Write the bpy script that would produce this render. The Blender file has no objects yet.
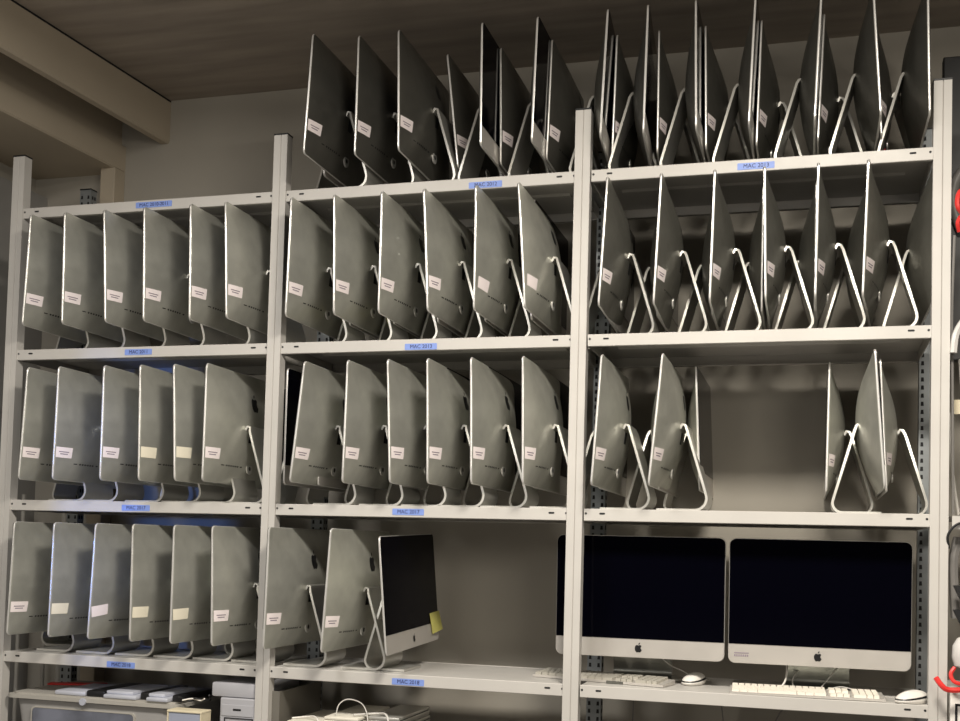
import bpy, bmesh, math, random
from mathutils import Vector, Matrix
random.seed(7)
PI = math.pi
S = bpy.context.scene
COL = S.collection

# ------------------------------------------------------------------ materials
def mat(name, col, rough=0.5, metal=0.0, noise=0.0, nscale=8.0, rnoise=0.0, bump=0.0, bscale=40.0,
        spec=0.5, alpha=1.0, trans=0.0, stretch=None, col2=None):
    m = bpy.data.materials.new(name); m.use_nodes = True
    nt = m.node_tree; b = nt.nodes['Principled BSDF']
    b.inputs['Base Color'].default_value = (*col, 1)
    b.inputs['Roughness'].default_value = rough
    b.inputs['Metallic'].default_value = metal
    b.inputs['Specular IOR Level'].default_value = spec
    b.inputs['Alpha'].default_value = alpha
    b.inputs['Transmission Weight'].default_value = trans
    if noise or rnoise or bump:
        tc = nt.nodes.new('ShaderNodeTexCoord'); mp = nt.nodes.new('ShaderNodeMapping')
        nt.links.new(tc.outputs['Object'], mp.inputs['Vector'])
        if stretch: mp.inputs['Scale'].default_value = stretch
        def nz(sc, det=4):
            n = nt.nodes.new('ShaderNodeTexNoise'); n.inputs['Scale'].default_value = sc
            n.inputs['Detail'].default_value = det; nt.links.new(mp.outputs[0], n.inputs['Vector']); return n
        if noise:
            n = nz(nscale); mx = nt.nodes.new('ShaderNodeMix'); mx.data_type = 'RGBA'
            c2 = col2 or tuple(c*(1-noise) for c in col); c1 = tuple(min(1, c*(1+noise*.6)) for c in col)
            mx.inputs['A'].default_value = (*c2, 1); mx.inputs['B'].default_value = (*c1, 1)
            cr = nt.nodes.new('ShaderNodeMapRange'); cr.inputs[1].default_value = .3; cr.inputs[2].default_value = .7
            nt.links.new(n.outputs[0], cr.inputs[0]); nt.links.new(cr.outputs[0], mx.inputs['Factor'])
            nt.links.new(mx.outputs['Result'], b.inputs['Base Color'])
        if rnoise:
            n = nz(nscale*1.7, 6); cr = nt.nodes.new('ShaderNodeMapRange')
            cr.inputs[1].default_value = .3; cr.inputs[2].default_value = .7
            cr.inputs[3].default_value = rough-rnoise; cr.inputs[4].default_value = rough+rnoise
            nt.links.new(n.outputs[0], cr.inputs[0]); nt.links.new(cr.outputs[0], b.inputs['Roughness'])
        if bump:
            n = nz(bscale, 5); bp = nt.nodes.new('ShaderNodeBump'); bp.inputs['Strength'].default_value = bump
            bp.inputs['Distance'].default_value = .002
            nt.links.new(n.outputs[0], bp.inputs['Height']); nt.links.new(bp.outputs[0], b.inputs['Normal'])
    return m

M = dict(
    alu=mat('brushed_aluminium', (.60, .60, .54), .42, .65, noise=.12, nscale=14, rnoise=.07),
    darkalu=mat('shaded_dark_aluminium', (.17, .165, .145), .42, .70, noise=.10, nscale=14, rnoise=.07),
    midalu=mat('shaded_mid_aluminium', (.25, .245, .215), .42, .68, noise=.10, nscale=14, rnoise=.07),  # same aluminium as alu, with the second row's shade put into its colour
    stand=mat('stand_aluminium', (.66, .65, .61), .36, .75, rnoise=.04, nscale=9),
    standedge=mat('stand_sheet_edge', (.62, .61, .57), .4, .5, rnoise=.04, nscale=9),
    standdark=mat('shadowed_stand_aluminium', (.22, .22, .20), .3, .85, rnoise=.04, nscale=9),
    rim=mat('bright_aluminium_edge', (.80, .79, .76), .32, .6, rnoise=.03, nscale=5),
    chin=mat('front_aluminium', (.63, .60, .56), .40, .45, rnoise=.05, nscale=9),
    glass=mat('black_screen_glass', (.001, .001, .003), .08, 0, rnoise=.02, nscale=2, spec=.09),
    black=mat('black_plastic', (.008, .008, .009), .4, 0, rnoise=.05),
    sticker=mat('white_paper_sticker', (.95, .86, .86), .7, 0, noise=.03, nscale=30),
    stickercream=mat('cream_paper_sticker', (.90, .84, .68), .7, 0, noise=.04, nscale=30),
    ink=mat('grey_ink', (.30, .25, .30), .7, 0, noise=.05),
    yellow=mat('yellow_note_paper', (.58, .55, .16), .7, 0, noise=.06, nscale=20),
    rack=mat('grey_painted_steel', (.54, .52, .49), .45, .0, noise=.05, nscale=6, rnoise=.05, stretch=(1, 1, 1)),
    rackrear=mat('galvanised_steel', (.30, .32, .33), .45, .6, noise=.1, nscale=20),
    dark=mat('dark_slot', (.010, .010, .012), .7, 0, noise=.1),
    blue=mat('blue_label_tape', (.22, .32, .72), .5, 0, noise=.05, nscale=30),
    blueink=mat('dark_label_ink', (.02, .02, .08), .6, 0, noise=.05),
    wall=mat('painted_wall', (.40, .372, .322), .85, 0, noise=.05, nscale=2, bump=.15, bscale=60),
    wallgrey=mat('pale_grey_wall_panel', (.30, .29, .275), .7, 0, noise=.06, nscale=2),
    beam=mat('cream_painted_beam', (.50, .43, .33), .7, 0, noise=.05, nscale=3, bump=.1),
    ceil=mat('brown_board_ceiling', (.38, .325, .27), .75, 0, noise=.22, nscale=3, stretch=(.7, 5, 5), bump=.25, bscale=12),
    floor=mat('grey_floor', (.12, .115, .11), .6, 0, noise=.1, nscale=3),
    whitep=mat('white_plastic', (.80, .77, .72), .35, 0, noise=.03, nscale=10),
    key=mat('white_key_plastic', (.84, .79, .70), .45, 0, noise=.03, nscale=10),
    keygrey=mat('shaded_white_keys', (.42, .40, .35), .5, 0, noise=.05),  # white keys greyed to carry the shade under the screen
    cable=mat('pale_cable_rubber', (.60, .58, .54), .5, 0, noise=.05),
    dcable=mat('black_cable_rubber', (.015, .015, .016), .5, 0, noise=.05),
    red=mat('red_rubber', (.70, .035, .03), .4, 0, noise=.06),
    bin=mat('milky_bin_plastic', (.36, .35, .34), .45, 0, noise=.08, nscale=5, spec=.5),
    binin=mat('smoky_bin_window', (.16, .17, .21), .35, 0, noise=.45, nscale=9),
    lid=mat('grey_bin_lid', (.42, .40, .36), .5, 0, noise=.06, nscale=6),
    slab=mat('pale_laptop_aluminium', (.62, .64, .72), .4, .3, noise=.05, nscale=6),
    laptopw=mat('white_laptop_plastic', (.78, .74, .64), .4, 0, noise=.05, nscale=6),
    cream=mat('cream_card', (.72, .64, .46), .6, 0, noise=.05),
    bluegrey=mat('blue_grey_card', (.34, .37, .46), .6, 0, noise=.05),
    towergrey=mat('light_grey_casing', (.42, .42, .45), .5, 0, noise=.05, nscale=6),
    crate=mat('dull_grey_crate', (.15, .14, .12), .6, 0, noise=.1),
    clear=mat('cloudy_white_plastic', (.62, .60, .58), .3, 0, noise=.08),
    tube=mat('grey_hose', (.22, .21, .20), .4, 0, noise=.1),
)

# ------------------------------------------------------------------ helpers
def new_obj(name, bm, m, parent=None, smooth=False, loc=(0, 0, 0), rot=(0, 0, 0)):
    me = bpy.data.meshes.new(name)
    bmesh.ops.recalc_face_normals(bm, faces=bm.faces)
    bm.to_mesh(me); bm.free()
    mats = m if isinstance(m, (list, tuple)) else [m]
    for q in mats: me.materials.append(q)
    if smooth:
        for p in me.polygons: p.use_smooth = True
        try: me.set_sharp_from_angle(angle=math.radians(40))
        except Exception: pass
    o = bpy.data.objects.new(name, me); COL.objects.link(o)
    o.location = loc; o.rotation_euler = rot
    if parent is not None: o.parent = parent
    return o

def tag(o, label, cat, group=None, kind=None):
    o['label'] = label; o['category'] = cat
    if group: o['group'] = group
    if kind: o['kind'] = kind
    return o

def empty(name, loc=(0, 0, 0), rz=0):
    o = bpy.data.objects.new(name, None); COL.objects.link(o)
    o.location = loc; o.rotation_euler = (0, 0, rz); o.empty_display_size = .05
    return o

def box(bm, x0, x1, y0, y1, z0, z1, mi=0, bev=0.0):
    vs = [bm.verts.new(p) for p in ((x0, y0, z0), (x1, y0, z0), (x1, y1, z0), (x0, y1, z0),
                                    (x0, y0, z1), (x1, y0, z1), (x1, y1, z1), (x0, y1, z1))]
    fs = [bm.faces.new([vs[i] for i in f]) for f in
          ((0, 3, 2, 1), (4, 5, 6, 7), (0, 1, 5, 4), (1, 2, 6, 5), (2, 3, 7, 6), (3, 0, 4, 7))]
    for f in fs: f.material_index = mi
    if bev:
        es = list({e for f in fs for e in f.edges})
        r = bmesh.ops.bevel(bm, geom=es, offset=bev, segments=2, affect='EDGES', profile=.5)
        for f in r['faces']: f.material_index = mi

def prism(bm, pts, axis, a, b, mi=0):
    """closed polygon of 2D pts extruded along an axis: 'x' (pts=(y,z)), 'y' (pts=(x,z)), 'z' (pts=(x,y))"""
    def P(p, t):
        return {'x': (t, p[0], p[1]), 'y': (p[0], t, p[1]), 'z': (p[0], p[1], t)}[axis]
    A = [bm.verts.new(P(p, a)) for p in pts]; B = [bm.verts.new(P(p, b)) for p in pts]
    n = len(pts)
    fs = [bm.faces.new(A), bm.faces.new(B[::-1])]
    for i in range(n):
        fs.append(bm.faces.new((A[i], B[i], B[(i+1) % n], A[(i+1) % n])))
    for f in fs: f.material_index = mi

def sweep(bm, pts, r, seg=8, mi=0):
    pts = [Vector(p) for p in pts]
    n = len(pts); rings = []
    up = None
    for i, p in enumerate(pts):
        t = (pts[min(i+1, n-1)]-pts[max(i-1, 0)]).normalized()
        if up is None:
            up = t.orthogonal().normalized()
        up = (up - t*up.dot(t)).normalized()
        s = t.cross(up)
        rr = r[i] if isinstance(r, (list, tuple)) else r
        rings.append([bm.verts.new(p+(up*math.cos(2*PI*k/seg)+s*math.sin(2*PI*k/seg))*rr) for k in range(seg)])
    for a, b in zip(rings, rings[1:]):
        for k in range(seg):
            f = bm.faces.new((a[k], a[(k+1) % seg], b[(k+1) % seg], b[k])); f.material_index = mi
    bm.faces.new(rings[0][::-1]).material_index = mi; bm.faces.new(rings[-1]).material_index = mi

def smooth_path(pts, n=8):
    """Catmull-Rom through pts"""
    P = [Vector(p) for p in pts]; P = [2*P[0]-P[1]]+P+[2*P[-1]-P[-2]]
    out = []
    for i in range(1, len(P)-2):
        a, b, c, d = P[i-1:i+3]
        for k in range(n):
            t = k/n
            out.append(.5*((2*b)+(c-a)*t+(2*a-5*b+4*c-d)*t*t+(3*b-a-3*c+d)*t**3))
    out.append(P[-2]); return out

def rrect(w, h, r, seg=5):
    """rounded rectangle outline centred at 0, ccw"""
    out = []
    for cx, cy, a0 in ((w/2-r, h/2-r, 0), (-w/2+r, h/2-r, 90), (-w/2+r, -h/2+r, 180), (w/2-r, -h/2+r, 270)):
        for k in range(seg+1):
            a = math.radians(a0+90*k/seg); out.append((cx+r*math.cos(a), cy+r*math.sin(a)))
    return out

def text_obj(txt, m, parent, size, loc, rot, name='lettering'):
    cu = bpy.data.curves.new(name, 'FONT'); cu.body = txt; cu.size = size
    cu.align_x = 'CENTER'; cu.align_y = 'CENTER'; cu.extrude = .0002
    tmp = bpy.data.objects.new('tmp', cu); COL.objects.link(tmp)
    me = bpy.data.meshes.new_from_object(tmp.evaluated_get(bpy.context.evaluated_depsgraph_get()))
    bpy.data.objects.remove(tmp)
    me.materials.clear(); me.materials.append(m); me.name = name
    o = bpy.data.objects.new(name, me); COL.objects.link(o)
    o.location = loc; o.rotation_euler = rot
    if parent is not None: o.parent = parent
    return o

# ------------------------------------------------------------------ the computer
W = .503
BULGE = .050
def outline_dense(w, h, r, n=22, seg=6):
    base = rrect(w, h, r, seg); out = []
    L = len(base)
    for i in range(L):
        a, b = base[i], base[(i+1) % L]
        d = math.hypot(a[0]-b[0], a[1]-b[1])
        k = max(1, int(round(d/(w/n))))
        for j in range(k):
            out.append((a[0]+(b[0]-a[0])*j/k, a[1]+(b[1]-a[1])*j/k))
    return out

class Body:
    """Housing local frame: screen plane x=0 facing -x, back +x; y across; z measured from the hinge height ZH above the shelf."""
    def __init__(s, z0=.064, z1=.442, r=.013, edge=.006, bulge=BULGE, zh=.245, w=W, chin=.062):
        s.z0, s.z1, s.r, s.edge, s.bulge, s.zh, s.w, s.chin = z0, z1, r, edge, bulge, zh, w, chin
        s.zc, s.h = (z0+z1)/2, z1-z0
    def depth(s, y, z):
        u = min(1, abs(y/(s.w/2))); v = min(1, abs((z-s.zc)/(s.h/2)))
        return s.edge + s.bulge*(1-u**2.0)*(1-v**2.2)
    def housing(s, parent, tilt):
        bm = bmesh.new(); o = outline_dense(s.w, s.h, s.r); n = len(o)
        def P(x, p): return bm.verts.new((x, p[0], p[1]+s.zc-s.zh))
        front = [P(.0012, (p[0]*.997, p[1]*.996)) for p in o]
        f0 = [P(0.0, (p[0]*.9955, p[1]*.994)) for p in o]
        mid0 = [P(.002, p) for p in o]; mid1 = [P(s.edge-.0015, p) for p in o]
        fs = bm.faces.new(f0); fs.material_index = 2
        for a, b in ((f0, front), (front, mid0), (mid0, mid1)):
            for i in range(n): bm.faces.new((a[i], a[(i+1) % n], b[(i+1) % n], b[i])).material_index = 1
        prev = mid1; first = True
        for k in [.994, .975, .945, .90, .85, .79, .72, .64, .55, .46, .36, .26, .16, .07]:
            ring = []
            for p in o:
                q = (p[0]*k, p[1]*k); ring.append(P(s.depth(q[0], q[1]+s.zc), q))
            for i in range(n):
                bm.faces.new((prev[i], prev[(i+1) % n], ring[(i+1) % n], ring[i])).material_index = 1 if first else 0
            prev = ring; first = False
        bm.faces.new(prev)
        h = new_obj('display_housing', bm, [M['alu'], M['rim'], M['chin']], parent, True, (0, 0, s.zh), (0, tilt, 0))
        return h
    def patch(s, name, m, parent, y0, y1, z0, z1, off=.0006, thick=None, skew=0.0, nx=5):
        bm = bmesh.new(); g = []
        cy, cz = (y0+y1)/2, (z0+z1)/2; c, sn = math.cos(skew), math.sin(skew)
        for i in range(nx+1):
            row = []
            for j in range(nx+1):
                yy, zz = y0+(y1-y0)*i/nx-cy, z0+(z1-z0)*j/nx-cz
                y, z = cy+yy*c-zz*sn, cz+yy*sn+zz*c
                row.append(bm.verts.new((s.depth(y, z)+off, y, z-s.zh)))
            g.append(row)
        for i in range(nx):
            for j in range(nx): bm.faces.new((g[i][j], g[i+1][j], g[i+1][j+1], g[i][j+1]))
        return new_obj(name, bm, m, parent)
    def screen(s, parent):
        bm = bmesh.new(); h = s.h-s.chin-.002; r = s.r*.9; w = s.w-.003
        top = s.z1-.0015
        pts = [(w/2, top-h), (w/2, top-r)]
        pts += [(w/2-r+r*math.cos(a), top-r+r*math.sin(a)) for a in [PI/8*k for k in range(1, 4)]]
        pts += [(w/2-r, top), (-w/2+r, top)]
        pts += [(-w/2+r-r*math.sin(a), top-r+r*math.cos(a)) for a in [PI/8*k for k in range(1, 4)]]
        pts += [(-w/2, top-r), (-w/2, top-h)]
        prism(bm, [(a, b-s.zh) for a, b in pts], 'x', -.0014, .0006)
        return new_obj('screen_glass', bm, M['glass'], parent)

LOGO = [(0, .30), (.10, .36), (.25, .38), (.38, .32), (.44, .24), (.36, .15), (.31, .02), (.33, -.12), (.40, -.22), (.47, -.27),
        (.42, -.40), (.32, -.55), (.22, -.62), (.12, -.61), (0, -.57), (-.12, -.61), (-.22, -.62), (-.32, -.55), (-.43, -.36),
        (-.48, -.12), (-.46, .12), (-.38, .28), (-.25, .37), (-.10, .36)]
LEAF = [(0, .42), (.02, .55), (.10, .66), (.21, .72), (.20, .58), (.12, .47)]
def logo(body, parent, z, size, front=False, name='fruit_logo'):
    bm = bmesh.new()
    for poly in (LOGO, LEAF):
        vs = []
        for a, b in poly:
            y = (a if not front else -a)*size; zz = z+b*size
            x = -.0012 if front else body.depth(y, zz)+.0007
            vs.append(bm.verts.new((x, y, zz-body.zh)))
        c = [sum(q[0] for q in poly)/len(poly)*size*(-1 if front else 1), z+sum(q[1] for q in poly)/len(poly)*size]
        if poly is LOGO: c = [(-.05 if not front else .05)*size, z-.1*size]
        cv = bm.verts.new((-.0012 if front else body.depth(*c)+.0012, c[0], c[1]-body.zh))
        for i in range(len(vs)): bm.faces.new((cv, vs[i], vs[(i+1) % len(vs)]))
    return new_obj(name, bm, M['black'], parent)

def make_stand(parent, width=.160, rear=.120, front=-.012, top=.258, hx=0.0, r=.027, m=None):
    """bent sheet: hinge - sloping upright - tight bend - flat base"""
    t = .0036
    c = [(.040, top-.012), (.047, top), (.056, top-.003), (.062, top-.018)]
    c = [(q[0]+hx, q[1]) for q in c]
    cx, cz = rear-r, r+t
    ang = math.atan2((top-.02)-.06, rear-.062)
    c.append((rear-.006, cz+.026))
    for k in range(0, 9):
        a = math.radians(12-102*k/8); c.append((cx+r*math.cos(a), cz+r*math.sin(a)))
    c.append(((cx+front)/2, t)); c.append((front, t))
    bm = bmesh.new(); n = len(c); L, R = [], []
    for i, p in enumerate(c):
        a = c[max(i-1, 0)]; b = c[min(i+1, n-1)]
        dx, dz = b[0]-a[0], b[1]-a[1]; l = math.hypot(dx, dz) or 1
        nx, nz = -dz/l*t, dx/l*t
        wd = width/2
        if i < 3: wd = width/2*.85
        L.append([bm.verts.new((p[0]+nx, -wd, p[1]+nz)), bm.verts.new((p[0]+nx, wd, p[1]+nz)),
                  bm.verts.new((p[0]-nx, wd, p[1]-nz)), bm.verts.new((p[0]-nx, -wd, p[1]-nz))])
    for a, b in zip(L, L[1:]):
        for k in range(4):
            f = bm.faces.new((a[k], a[(k+1) % 4], b[(k+1) % 4], b[k]))
            if k in (1, 3): f.material_index = 1
    bm.faces.new(L[0]); bm.faces.new(L[-1][::-1])
    return new_obj('stand', bm, [m or M['stand'], M['standedge']], parent, True)

class Kit: pass
def build_proto(body, full=True, front_logo=True, slim=True):
    """one computer with all its parts, kept as the source for copies"""
    root = empty('desktop_computer')
    h = body.housing(root, 0)
    body.screen(h)
    make_stand(root, rear=.134, hx=.012, r=.034) if full else make_stand(root)
    if front_logo: logo(body, h, body.z0+.030, .020, True, 'front_logo')
    if full:
        body.patch('paper_sticker', M['sticker'], h, -.246, -.182, .140, .175)
        s = [q for q in h.children if q.name.startswith('paper_sticker')][0]
        bm = bmesh.new()
        for y0, y1, z in ((-.235, -.195, .158), (-.230, -.200, .151)):
            vs = [bm.verts.new((body.depth(y, zz)+.0011, y, zz-body.zh)) for y, zz in ((y0, z), (y1, z), (y1, z+.003), (y0, z+.003))]
            bm.faces.new(vs)
        # writing on the sticker stays in the sticker's own mesh
        me = s.data; me.materials.append(M['ink']); b2 = bmesh.new(); b2.from_mesh(me)
        tmp = bpy.data.meshes.new('t'); bm.to_mesh(tmp); bm.free(); k = len(b2.faces); b2.from_mesh(tmp)
        b2.faces.ensure_lookup_table()
        for f in b2.faces[k:]: f.material_index = 1
        b2.to_mesh(me); b2.free()
        logo(body, h, .340, .046, False, 'rear_logo')
        # port row
        bm = bmesh.new()
        slots = [(-.168, -.152, .003)]+[(-.142+i*.0125, -.142+i*.0125+.007, .005) for i in range(6)]+[(-.060, -.050, .004)]
        for y0, y1, hh in slots:
            g = [bm.verts.new((body.depth(y, z)+.0009, y, z-body.zh)) for y, z in ((y0, .123-hh/2), (y1, .123-hh/2), (y1, .123+hh/2), (y0, .123+hh/2))]
            bm.faces.new(g)
        new_obj('port_row', bm, M['black'], h)
        # power socket: disc with a bright ring
        bm = bmesh.new(); d = body.depth(0, .122)
        ring = [[bm.verts.new((d+x, rr*math.cos(2*PI*k/20), .122-body.zh+rr*math.sin(2*PI*k/20))) for k in range(20)]
                for rr, x in ((.0195, -.001), (.0195, .003), (.0165, .004), (.0075, .0035))]
        for a, b in zip(ring, ring[1:]):
            for k in range(20): bm.faces.new((a[k], a[(k+1) % 20], b[(k+1) % 20], b[k]))
        bm.faces.new(ring[-1]).material_index = 1
        new_obj('power_socket', bm, [M['rim'], M['black']], h, True)
        body.patch('vent_slot', M['dark'], h, -.045, -.018, .205, .240, off=.0008, nx=2)
    return root

BODY = Body()
BODY_S = Body(z0=.070, z1=.430, chin=.060)
PROTO_FULL = build_proto(BODY, True, False)
PROTO_BACK = build_proto(BODY, False, False)
PROTO_SHORT = build_proto(BODY_S, False, True)

def copy_tree(o, parent=None):
    c = o.copy(); COL.objects.link(c)
    if parent is not None: c.parent = parent
    for ch in o.children: copy_tree(ch, c)
    return c

ZS = {'top': 1.9953, 'second': 1.5, 'third': .9818, 'bottom': .4643}
NEAR, FAR = -.10, .07
PCS = []
def computer(proto, X_b, X_t, Yn, row, facing, label, group, stick=None, zoff=0.0, yaw=0.0):
    """X_b/X_t: where the near vertical edge stands at its foot and at its head; facing 'L' (screen to -X) or 'R'."""
    c = copy_tree(proto)
    X = X_b + (X_t-X_b)*.48
    tilt = math.atan((X_t-X_b)/.366)
    a = math.radians(yaw)     # turned about its near vertical edge, far end to the right
    c.location = (X+W/2*math.sin(a), Yn+W/2*math.cos(a), ZS[row]+zoff)
    c.rotation_euler = (0, 0, (0 if facing == 'L' else PI)-a)
    for ch in c.children:
        if ch.name.startswith('display_housing'):
            ch.rotation_euler = (0, tilt if facing == 'L' else -tilt, 0)
            for g in ch.children:
                if g.name.startswith('paper_sticker') and stick:
                    g.data = STICK[stick]
    dim = 'darkalu' if row == 'top' else ('midalu' if row == 'second' and X > 2.02 else None)  # shade on these rows is painted in with darker housing aluminium
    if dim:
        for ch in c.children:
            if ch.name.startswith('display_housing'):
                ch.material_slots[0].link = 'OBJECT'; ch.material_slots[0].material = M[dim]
    tag(c, label, 'computer', group)
    PCS.append(c); return c

# sticker variants (shared meshes)
def sticker_mesh(m, skew, dz=0.0, dy=0.0):
    e = empty('tmp'); o = BODY.patch('paper_sticker', m, e, -.246+dy, -.182+dy, .140+dz, .175+dz, skew=skew)
    me = o.data; bpy.data.objects.remove(o); bpy.data.objects.remove(e); return me
STICK = {'tilt': sticker_mesh(M['sticker'], .14), 'cream': sticker_mesh(M['stickercream'], 0), 'tiltcream': sticker_mesh(M['stickercream'], .05),
         'low': sticker_mesh(M['sticker'], -.08, -.008, .01), 'down': sticker_mesh(M['sticker'], -.05, -.015, 0)}
ORD = ['first', 'second', 'third', 'fourth', 'fifth', 'sixth', 'seventh', 'eighth']
def stickered(row, bay, edges, Y=NEAR, sticks={}):
    n = len(edges)
    for i, e in enumerate(edges):
        if e is None: continue
        y = e[2] if len(e) > 2 else Y
        pos = 'leftmost' if i == 0 else ('rightmost' if i == n-1 else ORD[i]+' from left')
        computer(PROTO_FULL, e[0], e[1], y, row, 'L',
                 f'silver computer with stickered back toward us, {pos}, {bay} bay, {row} row',
                 f'stickered computers in the {bay} bay, {row} row', sticks.get(i), yaw=e[3] if len(e) > 3 else 0)
def partners(row, bay, lst, Y=FAR, dx=-.010):
    """right-facing computers standing screen to screen behind a stickered one; their stand legs show"""
    for i, X in lst:
        w = 'leftmost' if i == 0 else ORD[i]
        computer(PROTO_BACK, X+dx, X+dx, Y, row, 'R',
                 f'computer facing right behind the {w} stickered one, thin stand leg showing, {bay} bay, {row} row',
                 f'right-facing computers in the {bay} bay, {row} row')

# second row
r1a = [(.112, .127), (.267, .260), (.432, .411), (.575, .562), (.743, .732), (.874, .857)]
r1b = [(1.080, 1.087), (1.243, 1.232), (1.390, 1.390), (1.548, 1.526), (1.693, 1.690), (1.849, 1.821)]
r1c = [(2.068, 2.086, -.10, -2), (2.226, 2.241, -.10, -2), (2.383, 2.391, -.10, -1.5), (2.535, 2.527, -.10, -.5), (2.667, 2.671, -.10, .5), (2.790, 2.801, -.10, 5)]
stickered('second', 'left', r1a)
stickered('second', 'middle', r1b, sticks={5: 'low', 4: 'low'})
stickered('second', 'right', r1c)
partners('second', 'left', [(0, .125)])
partners('second', 'middle', [(1, 1.240), (2, 1.392), (3, 1.540), (4, 1.695), (5, 1.843)])
partners('second', 'right', [(0, 2.078), (1, 2.230), (2, 2.391), (3, 2.533), (4, 2.682), (5, 2.824)])
computer(PROTO_BACK, 2.982, 2.982, .0, 'second', 'R', 'lone computer facing right against the right hand upright, rounded back toward us, second row', None)
# third row
r2a = [(.124, .141), (.256, .262), (.437, .435), (.580, .570), (.711, .693), (.810, .811)]
r2b = [(1.114, 1.150), (1.289, 1.294), (1.443, 1.425), (1.563, 1.552), (1.699, 1.689), (1.856, 1.847)]
r2c = [(2.058, 2.080), (2.222, 2.254)]
stickered('third', 'left', r2a, sticks={3: 'cream', 4: 'cream'})
stickered('third', 'middle', r2b)
stickered('third', 'right', r2c)
partners('third', 'left', [(0, .140), (3, .586), (5, .812)])
partners('third', 'middle', [(0, 1.150), (1, 1.292), (2, 1.440), (3, 1.572), (4, 1.708), (5, 1.864)], dx=-.012)
partners('third', 'right', [(0, 2.068), (1, 2.245)], dx=-.012)
computer(PROTO_BACK, 1.036, 1.036, .03, 'third', 'R', 'computer facing right beside the middle left upright, strip of black screen showing, third row', None)
computer(PROTO_BACK, 2.347, 2.330, .14, 'third', 'R', 'thin edge-on computer facing right, left of the empty gap, right bay, third row', None)
computer(PROTO_FULL, 2.704, 2.709, .11, 'third', 'L', 'narrow looking stickered computer just right of the empty gap, right bay, third row', None)
computer(PROTO_BACK, 2.858, 2.830, -.09, 'third', 'R', 'brightly lit rounded back of nearest computer at right end, third row', None)
computer(PROTO_FULL, 2.866, 2.846, .075, 'third', 'L', 'stickered computer behind the brightly lit rounded one, right end, third row', None)
# bottom row
r3a = [(.105, .115), (.265, .270), (.415, .428), (.571, .566), (.717, .716), (.864, .852)]
r3b = [(1.050, 1.056), (1.243, 1.263)]
stickered('bottom', 'left', r3a, sticks={1: 'cream', 2: 'tilt', 3: 'cream', 4: 'tiltcream'})
stickered('bottom', 'middle', r3b, Y=-.115)
partners('bottom', 'left', [(0, .119), (5, .860)])
PC_NOTE = computer(PROTO_SHORT, 1.451, 1.421, NEAR, 'bottom', 'R', 'computer with black screen showing and a yellow note on its lower corner, bottom row', None)
# top row
t2 = [(1.145, 1.163, -.145), (1.296, 1.297), (1.443, 1.432, -.11)]
stickered('top', 'middle', t2)
partners('top', 'middle', [(0, 1.128)], dx=-.004)
computer(PROTO_FULL, 1.572, 1.526, .085, 'top', 'L', 'dark shorter looking computer leaning left between two taller ones, middle bay, top row', None)
def pair(Xl_b, Xl_t, Xr_b, Xr_t, k, bay, yl=NEAR, yr=FAR, far=True, yw=0):
    computer(PROTO_BACK, Xl_b, Xl_t, yl, 'top', 'R', f'tall dark computer facing right, front of the {k} pair, {bay} bay, top row', f'front computers of the pairs on top of the {bay} bay', yaw=yw)
    if far:
        computer(PROTO_FULL, max(Xr_b, Xl_b+.002-(.012 if yw else 0)), max(Xr_t, Xl_t+.002-(.012 if yw else 0)), yr, 'top', 'L', f'dark stickered computer facing left, rear of the {k} pair, {bay} bay, top row', f'rear computers of the pairs on top of the {bay} bay', yaw=yw)
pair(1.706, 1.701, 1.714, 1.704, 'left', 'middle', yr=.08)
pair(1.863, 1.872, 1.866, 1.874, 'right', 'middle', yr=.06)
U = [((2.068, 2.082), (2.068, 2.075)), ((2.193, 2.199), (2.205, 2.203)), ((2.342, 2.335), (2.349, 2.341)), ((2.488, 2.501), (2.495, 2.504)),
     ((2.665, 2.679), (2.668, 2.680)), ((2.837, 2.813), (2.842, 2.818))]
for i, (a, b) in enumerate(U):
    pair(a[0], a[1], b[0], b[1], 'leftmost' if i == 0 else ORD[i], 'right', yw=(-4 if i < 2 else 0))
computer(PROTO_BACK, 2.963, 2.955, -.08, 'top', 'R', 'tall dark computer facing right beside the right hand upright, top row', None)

def kill(o):
    for ch in list(o.children): kill(ch)
    bpy.data.objects.remove(o)
for p in (PROTO_FULL, PROTO_BACK, PROTO_SHORT): kill(p)

# sticky notes
def note(parent, pts):
    bm = bmesh.new(); vs = [bm.verts.new(p) for p in pts]
    mid = [(Vector(pts[0])+Vector(pts[3]))/2, (Vector(pts[1])+Vector(pts[2]))/2]
    bm.faces.new(vs)
    return new_obj('sticky_note', bm, M['yellow'], parent)
hs = [c for c in PC_NOTE.children if c.name.startswith('display_housing')][0]
note(hs, [(-.003, -.160, -.080), (-.004, -.258, -.078), (-.012, -.264, -.142), (-.006, -.170, -.150)])
hs.rotation_euler.x = math.radians(-2.0)
# yellow notes on two stands of the middle bay, second row
def stand_note(pc):
    note(pc, [(.0975, -.055, .110), (.0975, .045, .096), (.1215, .050, .038), (.1215, -.040, .030)])
second_mid = [c for c in PCS if 'stickered back' in c['label'] and 'middle bay, second row' in c['label']]
stand_note(second_mid[0]); stand_note(second_mid[1])

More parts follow.
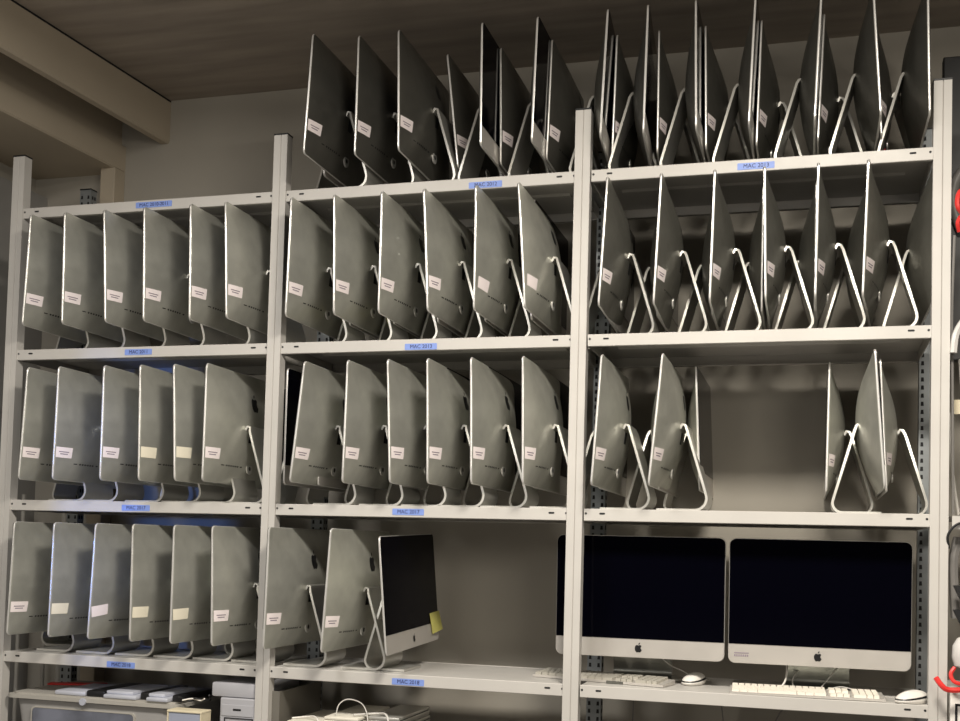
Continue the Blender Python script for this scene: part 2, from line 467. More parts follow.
# two computers facing the camera
BF = Body(z0=.077, z1=.442, r=.020, edge=.016, bulge=.040, chin=.056, w=.505)
def front_pc(X, Y, rz, label, tagmark=False):
    root = empty('desktop_computer', (X, Y, ZS['bottom']), PI/2+rz)
    h = BF.housing(root, math.radians(-2)); BF.screen(h)
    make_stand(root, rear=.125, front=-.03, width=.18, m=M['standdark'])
    logo(BF, h, BF.z0+.030, .022, True, 'front_logo')
    if tagmark:
        bm = bmesh.new()
        for k in range(7): box(bm, -.0012, -.0004, .235-.006*k-.0042, .235-.006*k, BF.z0+.020-BF.zh, BF.z0+.0255-BF.zh)
        box(bm, -.0012, -.0004, .193, .235, BF.z0+.029-BF.zh, BF.z0+.0315-BF.zh)
        new_obj('asset_mark', bm, M['ink'], h)
    return tag(root, label, 'computer')
front_pc(2.174, .115, math.radians(1.2), 'left one of two computers facing us, black screen and silver chin, partly behind upright')
front_pc(2.690, .115, 0, 'right one of two computers facing us, small grey mark on its silver chin', True)

# ------------------------------------------------------------------ keyboards, mice, cables
def keyboard(X, Y, rz, label, m_keys, length=.41, depth=.105):
    k = empty('keyboard', (X, Y, ZS['bottom']+.0), rz)
    bm = bmesh.new()
    prism(bm, [(-depth/2, .0), (depth/2, .0), (depth/2, .014), (-depth/2, .007)], 'x', -length/2, length/2)
    new_obj('keyboard_tray', bm, M['chin'], k)
    s = .0178; x0 = -length/2+.006
    def row(y, xs, h=.0150):
        for (a, b) in xs:
            z = .0075+(y+depth/2)/depth*.007
            box(bm, x0+a*s+.0012, x0+b*s-.0012, y, y+h, z-.001, z+.0075)
    blocks = []
    bm = bmesh.new()
    ys = [-.048, -.031, -.014, .003, .020, .038]
    for i, y in enumerate(ys):
        if i == 0: main = [(0, 1.25), (1.25, 2.5), (2.5, 4), (4, 10), (10, 11.3), (11.3, 12.6), (12.6, 14.5)]
        else:
            off = [0, 2, 1.75, 1.5, 1, 0][i]; main = [(0, off)] if off else []
            c = off
            while c+1 <= (14 if i in (4, 5) else 12.5): main.append((c, c+1)); c += 1
            main.append((c, 14.5))
        row(y, main, .0150 if i < 5 else .010)
        nav = [(15, 16), (16, 17), (17, 18)]
        if i == 2: nav = []
        if i == 1: nav = [(16, 17)]
        row(y, nav, .0150 if i < 5 else .010)
        pad = [(18.5, 19.5), (19.5, 20.5), (20.5, 21.5), (21.5, 22.4)]
        if i == 0: pad = [(18.5, 20.5), (20.5, 21.5), (21.5, 22.4)]
        row(y, pad, .0150 if i < 5 else .010)
    new_obj('key_block', bm, m_keys, k)
    return tag(k, label, 'keyboard')
keyboard(2.062, .155, math.radians(-13), 'wired keyboard with grey looking keys lying askew behind the upright, under left front-facing screen', M['keygrey'], .425)
keyboard(2.658, .068, math.radians(3), 'white-keyed wired keyboard on the shelf edge under the right front-facing screen', M['key'], .42)

def mouse(X, Y, rz, label):
    r = empty('computer_mouse', (X, Y, ZS['bottom']), rz)
    L, Wd, H = .105, .058, .034
    def shape(zlo, zhi, grow=1.0):
        bm = bmesh.new(); rings = []
        N = 12
        for i in range(N+1):
            t = zlo+(zhi-zlo)*i/N
            # horizontal section radius at height t of a squashed dome
            rr = math.sqrt(max(0, 1-max(0, (t-.25)/.75)**2.2)) if t > .25 else .90+.1*math.sin(t/.25*PI/2)
            ring = []
            for k in range(28):
                a = 2*PI*k/28
                x = math.copysign(abs(math.cos(a))**.85, math.cos(a))*L/2*rr*grow
                y = math.copysign(abs(math.sin(a))**.85, math.sin(a))*Wd/2*rr*grow
                # seam dips toward the palm end
                z = t*H
                if t > .05: z += .006*(x/(L/2))*min(1, t*2)
                ring.append(bm.verts.new((x, y, max(0.0, z))))
            rings.append(ring)
        for a, b in zip(rings, rings[1:]):
            for k in range(28): bm.faces.new((a[k], a[(k+1) % 28], b[(k+1) % 28], b[k]))
        bm.faces.new(rings[0][::-1]); bm.faces.new(rings[-1]); return bm
    new_obj('mouse_base', shape(0, .36), M['whitep'], r, True)
    new_obj('seam_band', shape(.36, .52, 1.0), M['black'], r, True)
    new_obj('mouse_top', shape(.52, .995, 1.0), M['whitep'], r, True)
    return tag(r, label, 'mouse')
mouse(2.332, .195, math.radians(70), 'white mouse with dark seam at the right end of the grey looking keyboard')
mouse(2.938, .045, math.radians(42), 'white mouse with dark seam beside the right hand upright on the bottom row')

def cable(name, pts, r, m, label, cat='cable', group=None):
    bm = bmesh.new(); sweep(bm, smooth_path(pts), r, 7)
    return tag(new_obj(name, bm, m, None, True), label, cat, group)
z = ZS['bottom']
cable('power_cable', [(2.60, .22, z+.15), (2.605, .20, z+.09), (2.60, .16, z+.03), (2.575, .14, z+.006), (2.53, .17, z+.005), (2.50, .24, z+.004)], .0028, M['whitep'],
      'thick white cable dropping behind the right front-facing screen to the shelf')
cable('keyboard_cable', [(2.665, .125, z+.012), (2.63, .16, z+.006), (2.62, .20, z+.03), (2.64, .24, z+.06)], .0017, M['cable'],
      'thin pale cable looping from the white-keyed keyboard behind the screen')
cable('mouse_cable', [(2.892, .055, z+.010), (2.84, .12, z+.004), (2.76, .16, z+.02), (2.70, .17, z+.006), (2.73, .2, z+.05), (2.76, .23, z+.09)], .0017, M['cable'],
      'thin pale cable running from the right hand mouse up behind the screen')
cable('mouse_cable', [(2.335, .20, z+.010), (2.30, .24, z+.03), (2.26, .22, z+.05), (2.235, .19, z+.075), (2.232, .17, z+.09)], .0017, M['cable'],
      'thin cable rising from the left mouse up behind the left front-facing screen')
cable('keyboard_cable', [(2.235, .17, z+.012), (2.27, .22, z+.006), (2.33, .27, z+.005), (2.37, .30, z+.004)], .0017, M['cable'],
      'thin cable on the shelf behind the grey looking keyboard')
cable('hanging_cable', [(2.118, .43, z-.01), (2.116, .44, z-.06), (2.112, .44, z-.2), (2.108, .44, z-.31)], .0025, M['tube'],
      'thin grey cable hanging below the bottom row just right of the slotted upright')
cable('hanging_cable', [(2.39, .43, z-.01), (2.395, .44, z-.06), (2.41, .44, z-.2), (2.42, .44, z-.31)], .0020, M['tube'],
      'faint thin cable hanging below the left front-facing screen')
cable('hanging_cable', [(2.66, .43, z-.02), (2.62, .44, z-.06), (2.57, .44, z-.12), (2.50, .44, z-.31)], .0025, M['tube'],
      'thin slanting cable hanging below the right front-facing screen')

# ------------------------------------------------------------------ shelving
RD = .41      # rack depth
PW = .0235    # half width of an upright
frame = tag(empty('shelving_frame', (0, 0, 0)), 'pale grey bolted steel uprights carrying three bays of shelves', 'shelving')
def upright(i, rear):
    j = i; i = i-(.005 if j == 2 else 0)
    bm = bmesh.new(); w = PW; d = .038; zt = 2.178
    g = .0016
    y0 = -.006 if not rear else RD-.036
    pts = [(-w, y0), (.001-g, y0), (.001, y0+.003), (.001+g, y0), (w, y0), (w, y0+d), (w-.002, y0+d), (w-.002, y0+.004),
           (-w+.002, y0+.004), (-w+.002, y0+d), (-w, y0+d)]
    if rear:
        pts = [(-w, y0), (w, y0), (w, y0+d), (-w, y0+d)]
    prism(bm, [(i+p[0], p[1]) for p in pts], 'z', 0, zt)
    u = new_obj('upright', bm, M['rack'] if not rear else M['rackrear'], frame)
    bm = bmesh.new(); box(bm, i-w-.001, i+w+.001, y0-.001, y0+d+.001, zt, zt+.005)
    new_obj('end_cap', bm, M['black'], u)
    if rear:
        bm = bmesh.new(); z = .06
        while z < zt-.03:
            for dx in (-.014, .014):
                vs = [bm.verts.new((i+dx+a, y0-.0006, z+b)) for a, b in ((-.0045, 0), (.0045, 0), (.0035, .013), (-.0035, .013))]
                bm.faces.new(vs)
            z += .0248
        new_obj('slot_pattern', bm, M['dark'], u)
        # side slots seen obliquely
        bm = bmesh.new()
        z = .06
        while z < zt-.03:
            for dy in (.012, .026):
                vs = [bm.verts.new((i+(w+.0006), y0+dy+a, z+b)) for a, b in ((-.004, 0), (.004, 0), (.004, .013), (-.004, .013))]
                bm.faces.new(vs)
            z += .0248
        new_obj('side_slots', bm, M['dark'], u)
    return u
for i in range(4): upright(i, False); upright(i, True)

def shelf(i, ztop, bayname, rowname):
    x0, x1 = i+PW-.001, i+1-PW+.001
    t = .036
    root = None
    bm = bmesh.new()
    box(bm, x0, x1, 0.002, RD-.002, ztop-.0045, ztop-.0015)          # tray
    # front lip with folded returns
    prism(bm, [(0, ztop-.0015), (0.0015, ztop), (.004, ztop), (.004, ztop-.0045), (.003, ztop-.0045), (.003, ztop-t+.002), (.016, ztop-t+.002),
               (.016, ztop-t), (.0015, ztop-t), (0, ztop-t+.0015)], 'x', x0, x1)
    prism(bm, [(RD, ztop), (RD-.003, ztop), (RD-.003, ztop-t+.002), (RD-.018, ztop-t+.002), (RD-.018, ztop-t), (RD, ztop-t)], 'x', x0, x1)
    box(bm, x0, x0+.003, .004, RD-.004, ztop-t, ztop-.004); box(bm, x1-.003, x1, .004, RD-.004, ztop-t, ztop-.004)
    # stiffener under the tray
    prism(bm, [(.19, ztop-.0046), (.198, ztop-.011), (.222, ztop-.011), (.23, ztop-.0046)], 'x', x0+.06, x1-.06)
    s = new_obj('metal_shelf', bm, M['rack'])
    cat = {'left': 'left', 'middle': 'middle', 'right': 'right'}[bayname]
    tag(s, f'pale grey steel shelf under the {rowname} row, {bayname} bay', 'shelf', 'steel shelves of the rack')
    for xa, xb in ((x0+.046, x0+.063), (x1-.062, x1-.044)):
        bm = bmesh.new()
        pts = [(xa+q[0]+(xb-xa)/2, q[1]+ztop-.014) for q in rrect(xb-xa, .0055, .0026, 3)]
        prism(bm, pts, 'y', -.0006, .0001); new_obj('slot_hole', bm, M['dark'], s)
    for xa in (x0+.006, x1-.008):
        bm = bmesh.new()
        prism(bm, [(xa+.0035*math.cos(a), ztop-.014+.0035*math.sin(a)) for a in [2*PI*k/8 for k in range(8)]], 'y', -.0006, .0001)
        new_obj('bolt_hole', bm, M['dark'], s)
    return s
def shelf_label(s, xa, xb, zc, txt):
    bm = bmesh.new(); pts = [((xa+xb)/2+q[0], zc+q[1]) for q in rrect(xb-xa, .0195, .002, 2)]
    prism(bm, pts, 'y', -.0012, -.0002)
    l = new_obj('tape_label', bm, M['blue'], s)
    text_obj(txt, M['blueink'], l, .0165, ((xa+xb)/2+.001, -.0016, zc), (PI/2, 0, 0))
    l['label'] = 'blue tape label lettered '+txt.split(' ', 1)[1]
bays = ['left', 'middle', 'right']
SH = {}
for i, b in enumerate(bays):
    for r in ('top', 'second', 'third', 'bottom'):
        SH[b, r] = shelf(i, ZS[r], b, r)
for b, r, xa, xb, zc, t in (
    ('left', 'top', .469, .606, 1.979, 'MAC 2010-2011'), ('middle', 'top', 1.640, 1.746, 1.972, 'MAC 2012'), ('right', 'top', 2.449, 2.553, 1.975, 'MAC 2013'),
    ('left', 'second', .449, .552, 1.482, 'MAC 2011'), ('middle', 'second', 1.446, 1.551, 1.476, 'MAC 2013'),
    ('left', 'third', .461, .567, .961, 'MAC 2017'), ('middle', 'third', 1.421, 1.524, .963, 'MAC 2017'),
    ('left', 'bottom', .428, .534, .441, 'MAC 2018'), ('middle', 'bottom', 1.436, 1.540, .442, 'MAC 2018')):
    shelf_label(SH[b, r], xa, xb, zc, t)
ZB = .15
for i, b in enumerate(bays):
    if i < 2: tag(shelf(i, ZB, b, 'bottom'), f'lowest pale grey steel shelf holding boxes and laptops, {b} bay', 'shelf', 'steel shelves of the rack')

# ------------------------------------------------------------------ things on the lowest shelf
bn = tag(empty('storage_bin', (.37, .19, ZB)), 'milky plastic storage bin with lid under the left bay, laptops on top', 'storage bin')
bm = bmesh.new()
o1 = rrect(.56, .34, .03, 4); o2 = rrect(.60, .37, .03, 4)
A = [bm.verts.new((p[0], p[1], .001)) for p in o1]; B = [bm.verts.new((p[0], p[1], .158)) for p in o2]
bm.faces.new(A[::-1]); n = len(A)
for i in range(n): bm.faces.new((A[i], A[(i+1) % n], B[(i+1) % n], B[i]))
bm.faces.new(B)
new_obj('bin_body', bm, M['bin'], bn, True)
bm = bmesh.new()
pts = rrect(.40, .12, .014, 4)
fr = [(p[0], p[1]) for p in pts]; inn = [(p[0]*.975, p[1]*.93) for p in pts]
vA = [bm.verts.new((p[0]-.03, -.190, p[1]+.075)) for p in fr]; vB = [bm.verts.new((p[0]-.03, -.190, p[1]+.075)) for p in inn]
vC = [bm.verts.new((p[0]-.03, -.175, p[1]+.075)) for p in fr]
for i in range(len(fr)):
    j = (i+1) % len(fr); bm.faces.new((vA[i], vA[j], vB[j], vB[i])); bm.faces.new((vC[i], vC[j], vA[j], vA[i]))
new_obj('window_rim', bm, M['lid'], bn)
bm = bmesh.new(); bm.faces.new([bm.verts.new((p[0]*.975-.03, -.1885, p[1]*.93+.075)) for p in pts])
new_obj('smoky_window', bm, M['binin'], bn)
bm = bmesh.new()
prism(bm, [(p[0], p[1]) for p in rrect(.66, .40, .03, 5)], 'z', .160, .172)
prism(bm, [(p[0], p[1]) for p in rrect(.63, .37, .03, 5)], 'z', .172, .178)
new_obj('bin_lid', bm, M['lid'], bn)
bm = bmesh.new(); prism(bm, [(-.02+.012*math.cos(2*PI*k/14), .163+.012*math.sin(2*PI*k/14)) for k in range(14)], 'y', -.207, -.199)
new_obj('lid_latch', bm, M['slab'], bn)
zl = ZB+.1785
def slab(name, x, y, w, d, h, z0, rz, m, label, cat, rx=0, ry=0, group=None):
    bm = bmesh.new(); box(bm, -w/2, w/2, -d/2, d/2, 0, h, 0, min(.005, h*.35))
    o = new_obj(name, bm, m, None, True, (x, y, z0), (rx, ry, rz)); return tag(o, label, cat, group)
g = 'slim cases lying on the storage bin lid'
slab('laptop', .285, .115, .118, .22, .015, zl, .0, M['slab'], 'pale slim laptop, leftmost on the storage bin lid', 'laptop', group=g)
slab('black_case', .381, .135, .070, .25, .020, zl, .0, M['black'], 'black slim case between the left two pale laptops on the bin', 'case', group=g)
slab('laptop', .480, .115, .125, .23, .013, zl, .0, M['slab'], 'pale slim laptop in the middle of the bin lid', 'laptop', group=g)
slab('laptop', .470, .125, .100, .22, .010, zl+.0135, .0, M['slab'], 'pale slim laptop stacked on the middle one on the bin', 'laptop', group=g)
slab('black_case', .562, .145, .034, .25, .024, zl, .0, M['black'], 'black slim case right of the middle pale laptops', 'case', group=g)
slab('laptop', .622, .085, .080, .18, .013, zl, .0, M['slab'], 'pale slim laptop at the right end of the bin lid', 'laptop', group=g)
slab('laptop', .612, .11, .060, .20, .011, zl+.0135, .0, M['slab'], 'pale laptop stacked on top at right end of bin lid', 'laptop', group=g)
slab('black_case', .680, .13, .032, .22, .022, zl, .0, M['black'], 'black slim case at the far right end of the bin lid', 'case', group=g)
slab('red_folder', .135, .26, .20, .05, .006, zl, .35, M['red'], 'thin red folder edge at the back left of the bin lid', 'folder')
# card tray in front of the tower
tr = tag(empty('card_tray', (.762, -.035, ZB)), 'cream rimmed blue grey card box in front of the bin', 'box')
bm = bmesh.new(); box(bm, -.057, .057, -.03, .025, -.0, .160, 0, .002); new_obj('card_panel', bm, M['bluegrey'], tr)
bm = bmesh.new(); box(bm, -.062, .062, -.034, .029, .160, .167, 0, .002); box(bm, -.061, -.057, -.033, .028, 0, .160); box(bm, .057, .061, -.033, .028, 0, .160)
new_obj('cream_rim', bm, M['cream'], tr)
# tower and box
tw = tag(empty('computer_tower', (.913, .19, ZB)), 'light grey computer tower left of the middle upright on the lowest shelf', 'computer tower')
bm = bmesh.new(); box(bm, -.062, .062, -.19, .18, 0, .207, 0, .004); new_obj('tower_case', bm, M['towergrey'], tw)
bm = bmesh.new(); box(bm, -.056, .056, -.1925, -.190, .150, .186, 0, .001); new_obj('drive_cover', bm, M['towergrey'], tw)
bm = bmesh.new(); box(bm, -.014, .014, -.194, -.1925, .168, .174, 0, .001); new_obj('eject_handle', bm, M['black'], tw)
bm = bmesh.new()
for q in ((-.045, .056, .142, .145), (-.045, .056, .02, .023), (-.045, -.042, .02, .145), (.053, .056, .02, .145)): box(bm, q[0], q[1], -.1925, -.190, q[2], q[3])
new_obj('front_recess', bm, M['dark'], tw)
slab('grey_box', .894, .17, .155, .33, .045, ZB+.2085, 0, M['towergrey'], 'flat light grey box lying on the computer tower', 'box')
cable('cable_bundle', [(.70, .0, zl+.02), (.73, .03, zl+.006), (.76, .0, zl+.02), (.79, .04, zl+.01), (.80, .02, zl+.03)], .003, M['dcable'], 'black cable tangle beside the grey box, right of the bin')
cable('cable_bundle', [(.72, -.01, zl+.012), (.75, .0, zl+.018), (.775, .01, zl+.012), (.80, -.01, zl+.022)], .0025, M['whitep'], 'white cable loop on the tangle right of the bin')
# dark crate in the middle bay
cr = tag(empty('open_crate', (1.02, .18, ZB)), 'dull grey open crate directly right of the middle left upright', 'crate')
bm = bmesh.new()
for q in ((-.095, .030, -.16, -.155), (-.095, .030, .155, .16), (-.095, -.09, -.155, .155), (.025, .030, -.155, .155)): box(bm, q[0], q[1], q[2], q[3], 0, .235)
box(bm, -.09, .025, -.155, .155, 0, .01)
new_obj('crate_wall', bm, M['crate'], cr)
bm = bmesh.new(); box(bm, -.088, .023, -.153, .153, .19, .215); new_obj('dark_filling', bm, M['black'], cr)
# laptops in the middle bay
def laptop(x, y, z0, rz, label, m=None, w=.31, d=.22, h=.023):
    r = tag(empty('laptop', (x, y, z0), rz), label, 'laptop', 'closed laptops stacked under the middle bay')
    bm = bmesh.new(); box(bm, -w/2, w/2, -d/2, d/2, 0, h*.58, 0, .004); new_obj('laptop_base', bm, m or M['laptopw'], r, True)
    bm = bmesh.new(); box(bm, -w/2, w/2, -d/2, d/2, h*.60, h, 0, .004); new_obj('laptop_lid', bm, m or M['laptopw'], r, True)
    bm = bmesh.new(); box(bm, -w/2+.01, w/2-.01, -d/2+.001, d/2-.003, h*.56, h*.62); new_obj('closing_gap', bm, M['dark'], r)
names = ['lowest', 'second lowest', 'third', 'fourth', 'fifth', 'topmost']
for k in range(6):
    laptop(1.262+.003*((k*7) % 3-1), .155, ZB+.0285*k, math.radians(90+1.5*((k*5) % 3)),
           f'slim pale laptop, {names[k]} of the middle stack under the middle bay', M['laptopw'], w=.30, d=.115, h=.0275)
for k in range(6):
    laptop(1.392+.003*((k*5) % 3-1), .20, ZB+.0290*k, math.radians(90+1.5*((k*3) % 3)),
           f'slim grey laptop, {names[k]} of the right stack under the middle bay', M['stand'], w=.30, d=.105, h=.028)
for k in range(5):
    laptop(1.135+.003*((k*5) % 3-1), .14, ZB+.0300*k, math.radians(90+2*((k*3) % 3)),
           f'slim white laptop, {names[k] if k < 4 else "topmost"} of the left stack under the middle bay', w=.28, d=.105, h=.029)
cable('charging_cable', [(1.245, .02, .324), (1.25, .03, .355), (1.275, .04, .372), (1.315, .05, .362), (1.335, .05, .335), (1.345, .04, .30)], .0018, M['cable'],
      'pale cable arching over the laptops under the middle bay')
cable('charging_cable', [(1.09, .03, .303), (1.13, .05, .307), (1.17, .03, .312), (1.196, .0, .295), (1.20, -.012, .26)], .0025, M['whitep'],
      'white cable curled on the front of the left laptop stack')
cable('charging_cable', [(1.30, .03, .326), (1.36, .08, .328), (1.40, .055, .328), (1.415, .04, .29), (1.42, .04, .22)], .0035, M['cable'],
      'pale cable draped round the right laptop stack')

# ------------------------------------------------------------------ right edge: neighbouring rack and hanging gear
nf = tag(empty('shelving_frame', (3.15, 0, 0)), 'edge of the next rack at the far right of the view', 'shelving')
bm = bmesh.new(); box(bm, .06, .10, .0, .04, 0, 2.2); new_obj('upright', bm, M['rack'], nf)
bm = bmesh.new(); box(bm, .06, .10, .39, .43, 0, 2.2); new_obj('upright', bm, M['rackrear'], nf)
def nshelf(ztop, word, lab):
    bm = bmesh.new(); box(bm, 3.033, 3.75, .0, .41, ztop-.004, ztop); box(bm, 3.033, 3.75, -.002, .004, ztop-.036, ztop)
    tag(new_obj('metal_shelf', bm, M['rack']), lab, 'shelf', 'shelves of the next rack')
nshelf(.978, 'a', 'upper stub of pale shelf beyond the right hand upright')
bx = tag(empty('white_box', (3.10, .03, .30)), 'white box with black lined front at the lower right corner', 'box')
bm = bmesh.new(); box(bm, -.07, .1, -.05, .2, 0, .215, 0, .004); new_obj('box_shell', bm, M['whitep'], bx)
bm = bmesh.new()
for q in ((-.058, .09, .170, .176), (-.058, -.052, .0, .176), (-.035, .09, .125, .15)): box(bm, q[0], q[1], -.0515, -.05, q[2], q[3])
new_obj('black_lines', bm, M['dark'], bx)
bm = bmesh.new(); box(bm, -.085, .1, -.06, .2, -.01, 0); new_obj('box_base', bm, M['whitep'], bx)
cable('red_cable', [(3.10, -.02, .532), (3.06, -.06, .519), (3.02, -.07, .517), (3.003, -.07, .528), (2.990, -.06, .546)], .0075, M['red'], 'red curled cable end reaching in front of the right upright')
cable('red_cable', [(3.10, -.03, .548), (3.06, -.05, .533), (3.035, -.05, .538), (3.03, -.03, .555), (3.04, -.02, .572)], .0055, M['red'], 'red cable hook under the cloudy plastic cup')
cable('red_cable', [(3.05, -.02, 1.80), (3.038, -.03, 1.815), (3.037, -.03, 1.835), (3.045, -.02, 1.86), (3.07, 0, 1.875)], .007, M['red'], 'red curled cable high beside the right hand upright')
cable('red_cable', [(3.045, .0, 1.755), (3.040, -.01, 1.775), (3.045, -.01, 1.79), (3.052, -.018, 1.797)], .006, M['red'], 'red cable piece below the high red curl')
cp = bmesh.new()
prev = None; rings = []
for rr, zz in ((.012, .570), (.028, .576), (.034, .60), (.032, .63), (.020, .650), (.006, .655)):
    rings.append([cp.verts.new((3.068+rr*math.cos(2*PI*k/18), -.005+rr*math.sin(2*PI*k/18), zz)) for k in range(18)])
for a, b in zip(rings, rings[1:]):
    for k in range(18): cp.faces.new((a[k], a[(k+1) % 18], b[(k+1) % 18], b[k]))
cp.faces.new(rings[0][::-1]); cp.faces.new(rings[-1])
tag(new_obj('plastic_cup', cp, M['clear'], None, True), 'cloudy plastic cup holding red cables at lower right', 'cup')
cable('red_cable', [(2.865, .30, 2.0), (2.868, .30, 2.03), (2.858, .30, 2.07), (2.866, .30, 2.10), (2.862, .31, 2.0)], .003, M['red'], 'thin red cable glimpsed behind the second computer from the right, top row')
cable('hanging_hose', [(3.055, .06, .92), (3.043, .05, .86), (3.045, .05, .78), (3.05, .05, .70)], .013, M['tube'], 'grey hose hanging beside the right upright below the shelf stub')
cable('black_cable', [(3.025, .0, .89), (3.022, -.01, .925), (3.045, -.01, .955), (3.09, 0, .965)], .0035, M['dcable'], 'black cable arc beside the shelf stub')
cable('pale_cable', [(3.035, .1, 1.27), (3.045, .1, 1.1), (3.06, .1, .985)], .004, M['cable'], 'pale cable slanting down onto the shelf stub, left one')
cable('pale_cable', [(3.06, .1, 1.42), (3.075, .1, 1.2), (3.085, .1, .985)], .004, M['cable'], 'pale cable slanting down onto the shelf stub, right one')
cable('brown_cable', [(3.035, .02, 1.75), (3.031, .02, 1.6), (3.03, .02, 1.5), (3.032, .02, 1.42), (3.036, .03, 1.2), (3.040, .04, .982)], .004, M['tube'], 'dark cable hanging close beside the right upright')
cable('white_hose', [(3.10, -.01, 1.54), (3.06, -.01, 1.51), (3.038, -.01, 1.47), (3.032, -.01, 1.42)], .010, M['clear'], 'white hose end curving down beside the right upright')
def clip(z0, lab):
    bm = bmesh.new(); prism(bm, [(3.036, z0+.05), (3.085, z0+.055), (3.085, z0-.02), (3.066, z0-.03), (3.055, z0+.01)], 'y', -.02, .0)
    tag(new_obj('black_clip', bm, M['black']), lab, 'clip', 'black clips beside the right upright')
clip(.74, 'upper black clip on the grey hose'); clip(.675, 'lower black clip on the grey hose')
bm = bmesh.new(); box(bm, 3.03, 3.5, .30, .34, 1.45, 2.37, 0, .004)
tag(new_obj('tall_board', bm, M['black'], None), 'tall black board standing beyond the right hand upright', 'board')
bm = bmesh.new(); sweep(bm, smooth_path([(3.14, .286, 2.06), (3.075, .286, 2.0), (3.060, .286, 1.92), (3.085, .286, 1.83)]), .016, 10)
tag(new_obj('grey_hose', bm, M['tube'], None, True), 'grey hose loop on the black board', 'hose')
bm = bmesh.new(); box(bm, 3.040, 3.10, .088, .0945, 1.265, 1.305)
tag(new_obj('paper_tag', bm, M['cream'], None), 'small cream paper tag right of the right hand upright', 'tag')

# ------------------------------------------------------------------ the room
def struct(name, bm, m):
    o = new_obj(name, bm, m); o['kind'] = 'structure'; return o
WY = .60
bm = bmesh.new(); box(bm, -.42, 6.0, WY, WY+.1, -.02, 2.60); struct('wall_back', bm, M['wall'])
bm = bmesh.new(); box(bm, -.5, -.40, -6.5, WY, -.02, 2.60); struct('wall_left', bm, M['wall'])
bm = bmesh.new(); box(bm, -.402, -.34, -6.0, WY, 0, 2.235); struct('trim_1', bm, M['wallgrey'])
bm = bmesh.new(); box(bm, -.5, 6.0, -6.5, WY+.1, 2.592, 2.66); struct('ceiling', bm, M['ceil'])
bm = bmesh.new(); box(bm, -.5, 6.0, -6.5, WY+.1, -.08, 0.0); struct('floor', bm, M['floor'])
def skew_beam(name, x_at_wall, z0, z1, m, ch=.006, th=.6):
    bm = bmesh.new(); sk = .058
    def X(y): return x_at_wall+(y-.6)*sk
    ya, yb = -6.0, WY
    prof = [(-th, z0), (0-ch, z0), (0, z0+ch), (0, z1), (-th, z1)]
    A = [bm.verts.new((max(-.40, X(ya)+p[0]), ya, p[1])) for p in prof]
    B = [bm.verts.new((max(-.40, X(yb)+p[0]), yb, p[1])) for p in prof]
    bm.faces.new(A); bm.faces.new(B[::-1])
    for i in range(5): bm.faces.new((A[i], B[i], B[(i+1) % 5], A[(i+1) % 5]))
    o = struct(name, bm, m)
skew_beam('trim_2', .213, 2.42, 2.584, M['beam'], .008, .035)
skew_beam('trim_6', -.004, 2.419, 2.584, M['beam'])
skew_beam('trim_3', .017, 2.316, 2.419, M['beam'])
bm = bmesh.new(); prism(bm, [(-.4, -6.0), (-.170, -6.0), (.213, .6), (-.4, .6)], 'z', 2.585, 2.5915); struct('trim_4', bm, M['dark'])
bm = bmesh.new(); box(bm, -.048, .017, .53, WY, 0, 2.317, 0, .003); struct('trim_5', bm, M['beam'])
def pipe(x, y, z1, lab, r=.008):
    bm = bmesh.new(); sweep(bm, [(x, y, .0), (x, y, z1*.5), (x, y, z1)], r, 10)
    tag(new_obj('wall_pipe', bm, M['lid'], None, True), lab, 'pipe', 'vertical pipes in the left corner')
pipe(-.275, .45, 1.02, 'thin vertical pipe in the left corner, nearest the front upright')
pipe(-.172, .47, .60, 'thin vertical pipe in the left corner, middle of three', .007)
pipe(-.115, .49, 1.0, 'thicker vertical pipe in the left corner, next to the wall column', .013)

# ------------------------------------------------------------------ light
def area(name, loc, target, size, power, col, size_y=None, spread=None):
    l = bpy.data.lights.new(name, 'AREA'); l.energy = power; l.color = col; l.size = size
    if size_y: l.shape = 'RECTANGLE'; l.size_y = size_y
    if spread: l.spread = math.radians(spread)
    o = bpy.data.objects.new(name, l); COL.objects.link(o); o.location = loc
    o.rotation_euler = (Vector(target)-Vector(loc)).to_track_quat('-Z', 'Y').to_euler(); return o
area('ceiling_panel', (2.70, -1.75, 2.54), (2.70, -1.75, 0), .6, 112, (1, .93, .82), .45)
area('ceiling_panel', (.9, -1.9, 2.54), (.9, -1.9, 0), .6, 52, (1, .96, .90), .45)
area('front_fill', (1.2, -3.8, 1.75), (1.6, 0, .6), .9, 9, (1, .96, .90), .7)  # soft fill added from the front, no actual window there
area('right_fill', (3.9, -3.6, 1.75), (1.2, 0, .55), 1.0, 26, (1, .92, .80), .7)  # fill light added at the right, stands for no real fixture
sp = bpy.data.lights.new('monitor_glow', 'SPOT'); sp.energy = 90; sp.color = (.15, .32, 1); sp.spot_size = math.radians(32); sp.spot_blend = .8; sp.shadow_soft_size = .03
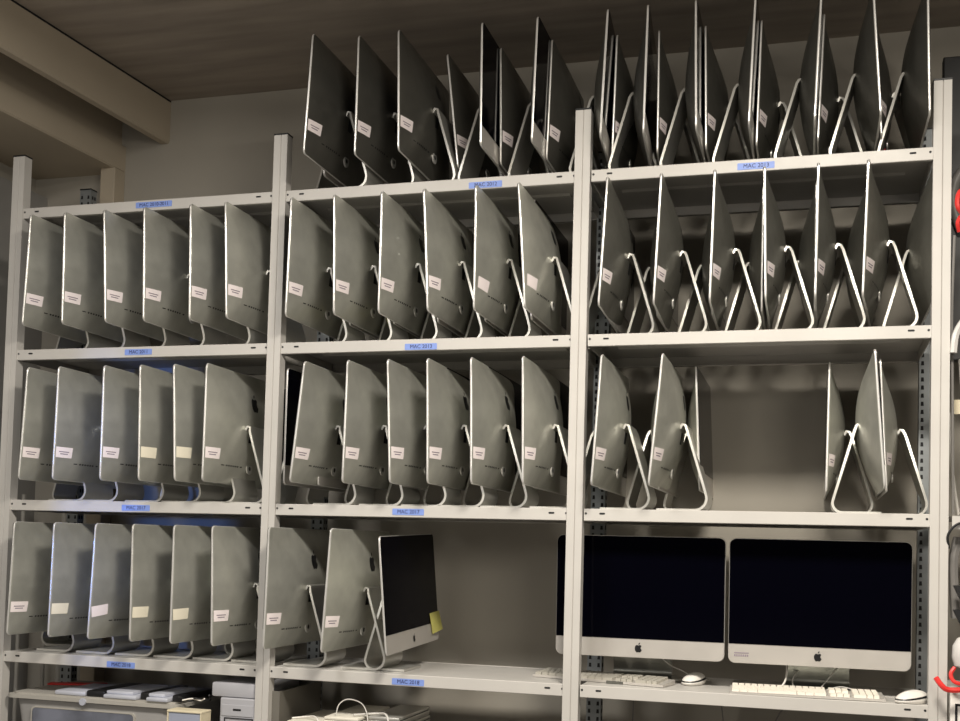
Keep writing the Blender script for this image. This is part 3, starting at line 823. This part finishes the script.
so = bpy.data.objects.new('monitor_glow', sp); COL.objects.link(so); so.location = (.45, -2.4, .96)
so.scale = (.30, 1, 1)
so.rotation_euler = (Vector((.36, 0, .96))-so.location).to_track_quat('-Z', 'Y').to_euler()

w = bpy.data.worlds.new('World'); S.world = w; w.use_nodes = True
nt = w.node_tree; bg = nt.nodes['Background']
tc = nt.nodes.new('ShaderNodeTexCoord'); sx = nt.nodes.new('ShaderNodeSeparateXYZ'); cr = nt.nodes.new('ShaderNodeValToRGB')
nt.links.new(tc.outputs['Generated'], sx.inputs[0]); mr = nt.nodes.new('ShaderNodeMapRange')
mr.inputs[1].default_value = -1; mr.inputs[2].default_value = 1
nt.links.new(sx.outputs['Z'], mr.inputs[0]); nt.links.new(mr.outputs[0], cr.inputs[0])
cr.color_ramp.elements[0].color = (.42, .39, .34, 1); cr.color_ramp.elements[1].color = (.04, .035, .03, 1)
cr.color_ramp.elements[0].position = .40; cr.color_ramp.elements[1].position = .62
nt.links.new(cr.outputs[0], bg.inputs['Color']); bg.inputs['Strength'].default_value = .16

# ------------------------------------------------------------------ camera (solved from the uprights and shelf lines)
cam = bpy.data.cameras.new('Camera'); co = bpy.data.objects.new('Camera', cam); COL.objects.link(co)
ya, pi_, ro = .2835, .0436, -.0263
fwd = Vector((-math.sin(ya)*math.cos(pi_), math.cos(ya)*math.cos(pi_), math.sin(pi_)))
right = Vector((math.cos(ya), math.sin(ya), 0)); up = right.cross(fwd)
c, s = math.cos(ro), math.sin(ro)
r2 = right*c-up*s; u2 = right*s+up*c
co.matrix_world = Matrix(((r2.x, u2.x, -fwd.x, 2.674), (r2.y, u2.y, -fwd.y, -3.336), (r2.z, u2.z, -fwd.z, .8551), (0, 0, 0, 1)))
cam.sensor_fit = 'HORIZONTAL'; cam.sensor_width = 36; cam.lens = 1147.82/960*36
cam.shift_x = 0; cam.shift_y = (498.78-360.5)/960
cam.clip_start = .05
S.camera = co
S.view_settings.view_transform = 'Standard'
S.view_settings.look = 'None'
